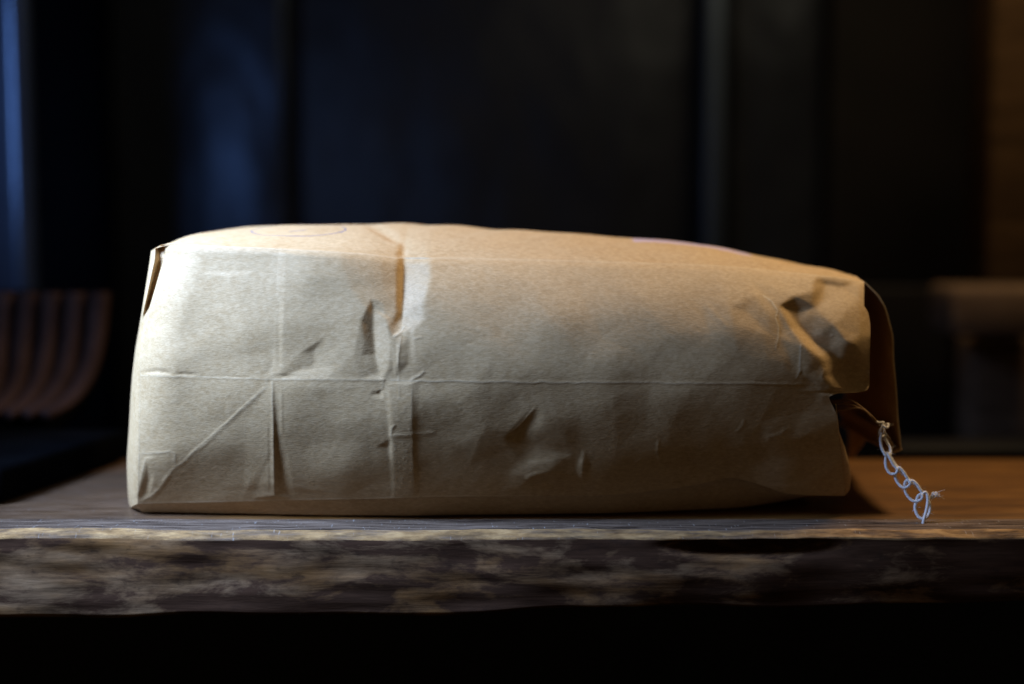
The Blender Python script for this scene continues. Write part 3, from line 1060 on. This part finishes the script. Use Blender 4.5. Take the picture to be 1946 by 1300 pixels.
strands = [
    [(1560, 764, .016), (1600, 761, .010), (1618, 762, .006), (1640, 776, .003), (1658, 792, 0), (1671, 808, 0)],
    [(1560, 766, .014), (1602, 767, .006), (1625, 772, .003), (1645, 783, .001), (1660, 798, 0), (1670, 808, 0)],
    [(1560, 780, .012), (1600, 779, .004), (1622, 776, .002), (1640, 778, 0), (1655, 792, 0), (1665, 803, 0)],
]
string = tubes('closing_thread', [dict(pts=pl(s), rad=[0.0009, 0.00045, 0.0004, 0.00045], sides=8, sub=8) for s in strands], tan_m)
add_part(string)
R0 = 0.00072


def loop(name, seqs, mat, rad=R0, hairs=0, seed=0):
    specs = [dict(pts=pl(s), rad=rad, sides=8, sub=8) for s in seqs]
    rg = np.random.RandomState(seed)
    for _ in range(hairs * 3):
        s = seqs[rg.randint(len(seqs))]
        a = s[rg.randint(len(s))]
        p = np.array(w1(*a))
        d = rg.normal(0, 1, 3) * np.array([1, 0.5, 1])
        d /= np.linalg.norm(d)
        specs.append(dict(pts=[p, p + d * 0.0010, p + d * 0.0019 + rg.normal(0, 0.0007, 3)],
                          rad=0.00003, sides=4, sub=3))
    o = tubes(name, specs, mat)
    add_part(o, string)
    return o


lamp_tinted_thread = plain_material('lamp_lit_thread_knot', (0.70, 0.60, 0.50), 0.8, 0.2, 0.12, 400)  # same cotton as the chain, warm lamp light put into its colour
loop('knot', [[(1664, 801), (1672, 804, -.001), (1679, 803, -.001), (1676, 812, -.0015), (1671, 822, -.001), (1675, 830, -.0005), (1681, 826, .0005), (1678, 812, .001)],
              [(1676, 806, -.001), (1682, 812, -.002), (1687, 812, -.001), (1688, 806, 0), (1683, 808, .001), (1680, 818, .0005), (1684, 828, .0005)]],
     lamp_tinted_thread, 0.0006, 14, 1)
loop('chain_loop', [[(1675, 822, -.001), (1673, 836, -.001), (1676, 852, -.001), (1684, 866, -.001), (1690, 862, 0)],
                    [(1680, 824, .0006), (1684, 838, .0008), (1691, 850, .0006), (1692, 862, 0), (1688, 868, -.0006)]], thread_m, R0, 12, 2)
loop('chain_loop', [[(1686, 858, .0005), (1683, 872, .0008), (1684, 888, .0004), (1692, 900, 0), (1702, 900, -.001), (1706, 892, -.0015), (1702, 888, -.001)],
                    [(1686, 860, -.0012), (1691, 870, -.0014), (1698, 883, -.0012), (1707, 893, -.001)],
                    [(1690, 864, .0006), (1698, 878, .0012), (1708, 891, .0012)]], thread_m, R0, 10, 3)
loop('chain_loop', [[(1700, 902, .0005), (1704, 914, .0008), (1712, 924, .0004), (1720, 927, -.0004), (1729, 921, -.0014), (1729, 914, -.0014), (1722, 914, -.0008), (1719, 922, .0006)],
                    [(1702, 892, -.0012), (1709, 889, -.0014), (1717, 897, -.0014), (1724, 908, -.0012), (1731, 917, -.0008)],
                    [(1706, 892, .0002), (1716, 900, .0006), (1730, 914, .0008)]], thread_m, R0, 8, 4)
loop('chain_loop', [[(1719, 925, .0005), (1722, 938, .0008), (1732, 950, .0004), (1743, 953, -.0004), (1752, 947, -.0014), (1752, 940, -.0014), (1746, 941, -.0008), (1742, 950, .0006)],
                    [(1726, 918, -.0012), (1734, 914, -.0014), (1742, 920, -.0014), (1750, 932, -.0012), (1756, 940, -.0008)],
                    [(1730, 917, .0002), (1740, 922, .0006), (1754, 938, .0008)]], thread_m, R0, 8, 5)
loop('chain_loop', [[(1741, 953, .0004), (1739, 966, .0006), (1744, 980, .0004), (1752, 986, 0), (1760, 984, .0008), (1767, 972, .001), (1766, 956, .001), (1760, 945, .001)],
                    [(1750, 942, -.0012), (1757, 936, -.0014), (1762, 940, -.0014), (1763, 955, -.0014), (1760, 972, -.0014), (1756, 986, -.0014), (1754, 997, -.0012)]],
     thread_m, R0 * 1.08, 14, 6)
fr = np.random.RandomState(8)
specs = [dict(pts=pl([(1762, 958, .0012), (1767, 947, .0012), (1774 + fr.normal(0, 2), 942 + fr.normal(0, 2.5), .001),
                      (1779 + fr.normal(0, 3), 940 + fr.normal(0, 3), .001 + fr.normal(0, .0006)),
                      (1785 + fr.normal(0, 4), 940 + fr.normal(0, 5), .001 + fr.normal(0, .001))]),
              rad=[0.0005, 0.00022, 0.00008], sides=5, sub=5) for _ in range(16)]
add_part(tubes('frayed_end', specs, thread_m), string)

# ================================================================== DARK SURROUNDINGS
navy = plain_material('dark_lacquer', (0.006, 0.006, 0.0075), 0.45, 0.09, 0.35, 6, ripple=0.02)
navy.node_tree.nodes['Principled BSDF'].inputs['Specular Tint'].default_value = (0.68, 0.80, 1.0, 1)
navy_gloss = plain_material('glossy_dark_lacquer', (0.005, 0.006, 0.010), 0.36, 0.2, 0.3, 8, ripple=0.02)
navy_gloss.node_tree.nodes['Principled BSDF'].inputs['Specular Tint'].default_value = (0.5, 0.68, 1.0, 1)
brown_dark = plain_material('brown_black_wood', (0.005, 0.0038, 0.0032), 0.6, 0.06, 0.35, 8)
post_wood = wood_material('brown_post_wood', (0.02, 0.0105, 0.0045), (0.042, 0.022, 0.0095), (0.065, 0.035, 0.015), 1, 0.8, 0.3, 0.05)
rail_wood = wood_material('pale_rail_wood', (0.04, 0.024, 0.014), (0.085, 0.052, 0.032), (0.13, 0.082, 0.05), 1, 0.85, 0.3, 0.03, seed=3.0)  # paler and less saturated than the post wood

YW = 0.74


def bx(px0, px1, py0, py1, y0, y1):
    a = W(px0, 400, y0)[0]
    b = W(px1, 400, y0)[0]
    mid = 0.5 * (px0 + px1)
    z1 = W(mid, py0, y0)[2]
    z0 = W(mid, py1, y0)[2]
    return a, b, y0, y1, z0, z1


matte_m = plain_material('matte_black_paint', (0.0032, 0.004, 0.006), 0.9, 0.02, 0.3, 6)
stile_m = plain_material('stile_lacquer', (0.012, 0.014, 0.020), 0.45, 0.40, 0.3, 8)
stile_m.node_tree.nodes['Principled BSDF'].inputs['Specular Tint'].default_value = (0.55, 0.75, 1.0, 1)
cabinet = empty('panelled_cabinet', (0, YW, -0.5), 'tall dark blue-black panelled cabinet standing behind the bag', 'cabinet')


def cab(name, px0, px1, y0, y1, mat, py0=-260, py1=1700, bevel=0.006):
    o = block(name, *bx(px0, px1, py0, py1, y0, y1), mat, bevel=bevel)
    keep_place(o, cabinet)
    return o


cab('back_board', -500, 2500, YW + 0.09, YW + 0.11, navy)
cab('panel', -420, 205, YW + 0.06, YW + 0.08, matte_m)
cab('door', 215, 548, YW - 0.02, YW + 0.02, navy_gloss)
cab('panel', 562, 1328, YW + 0.02, YW + 0.04, navy)
cab('stile', 1336, 1376, YW - 0.02, YW + 0.03, stile_m, bevel=0.006)
cab('panel', 1384, 1558, YW + 0.02, YW + 0.04, navy)
cab('panel', 1568, 1900, YW + 0.03, YW + 0.05, brown_dark)
cab('panel', 1908, 2400, YW + 0.03, YW + 0.05, brown_dark)

pillar_m = plain_material('pillar_lacquer', (0.010, 0.014, 0.026), 0.22, 0.6, 0.3, 8)
pillar_m.node_tree.nodes['Principled BSDF'].inputs['Specular Tint'].default_value = (0.45, 0.65, 1.0, 1)
pillar = empty('dark_pillar', (W(10, 400, 0.40)[0], 0.42, -0.5), 'rounded dark pillar with a blue sheen at the far left', 'pillar')
from mathutils import Matrix
o = block('shaft', *bx(-150, 58, -300, 1500, 0.38, 0.404), pillar_m, bevel=0.011, seg=8)
pc = Matrix.Translation((W(0, 400, 0.38)[0], 0.392, 0))
o.data.transform(pc @ Matrix.Rotation(math.radians(-7), 4, 'Z') @ pc.inverted())
keep_place(o, pillar)

frame = empty('timber_stand', (W(1900, 400, 0.42)[0], 0.45, -0.5), 'dark brown wooden post and rails at the far right', 'stand')
for nm, a in (('post', (1878, 2010, -300, 640, 0.44, 0.50)), ('crosspiece', (1812, 2010, 545, 640, 0.36, 0.42)),
              ('lower_post', (1858, 1990, 640, 846, 0.42, 0.47)), ('rail', (1712, 2100, 848, 892, 0.19, 0.23))):
    o = block(nm, *bx(*a), {'post': post_wood, 'rail': brown_dark}.get(nm, rail_wood), bevel=0.006)
    keep_place(o, frame)
o = block('infill_panel', *bx(1600, 1812, 545, 846, 0.45, 0.47), brown_dark, bevel=0.003)
keep_place(o, frame)

# slatted rack, left
rack = empty('slatted_rack', (-0.24, 0.20, 0.0), 'dark curved rack with reddish brown slats left of the bag', 'rack')
slat_m = plain_material('reddish_slat', (0.032, 0.018, 0.015), 0.8, 0.0, 0.3, 40)
rack_m = plain_material('rack_black', (0.0018, 0.0018, 0.002), 0.9, 0.0, 0.3, 40)


def swept(name, path, wpx, depth_y, thick, mat, parent):
    """Curved strip: path in photo px, width wpx, at depth depth_y."""
    t = np.linspace(0, 1, len(path))
    tt = np.linspace(0, 1, 40)
    xx = curve(list(zip(t, [p[0] for p in path])))(tt)
    yy = curve(list(zip(t, [p[1] for p in path])))(tt)
    P = np.zeros((40, 8, 3))
    for j, s in enumerate(np.linspace(-0.5, 0.5, 8)):
        P[:, j] = W(xx + wpx * s, yy, depth_y - 0.07 * tt ** 2.5 + thick * 3.0 * abs(s) ** 2)
    o = sheet(name, P, mat, thick=thick)
    keep_place(o, parent)
    return o


for i in range(5):
    x0 = 190 - 45 * i
    s = 1 - 0.10 * i
    swept('slat', [(x0, 556), (x0 - 4, 610), (x0 - 12, 665), (x0 - 28 * s, 715), (x0 - 58 * s, 760), (x0 - 100 * s, 790)], 24, 0.235, 0.006, slat_m, rack)
swept('shell', [(90, 552), (84, 620), (70, 690), (40, 760), (-20, 815), (-120, 850)], 250, 0.262, 0.006, rack_m, rack)
# low dark base of the rack on the plank
b0, b1 = W(-260, 1060, 0.0), W(0, 961, 0.0)
fl0 = np.array([W(0, 400, 0.028)[0], 0.028])
V, F = [], []
ring = [(-0.262, 0.030), (-0.232, 0.162), (-0.52, 0.162), (-0.52, 0.030)]
for z in (0.001, 0.020):
    for x, y in ring:
        V.append((x, y, z))
F = [(0, 1, 2, 3), (7, 6, 5, 4), (0, 4, 5, 1), (1, 5, 6, 2), (2, 6, 7, 3), (3, 7, 4, 0)]
o = new_mesh('base', V, F, rack_m, None)
m = o.modifiers.new('bevel', 'BEVEL')
m.width, m.segments = 0.004, 3
keep_place(o, rack)

# floor and back wall of the room, unlit
room = plain_material('dark_floor', (0.012, 0.011, 0.011), 0.7, 0.2)
fl = new_mesh('floor', [(-3, -2, -0.62), (3, -2, -0.62), (3, 2, -0.62), (-3, 2, -0.62)], [(0, 1, 2, 3)], room)
tag(fl, kind='structure')
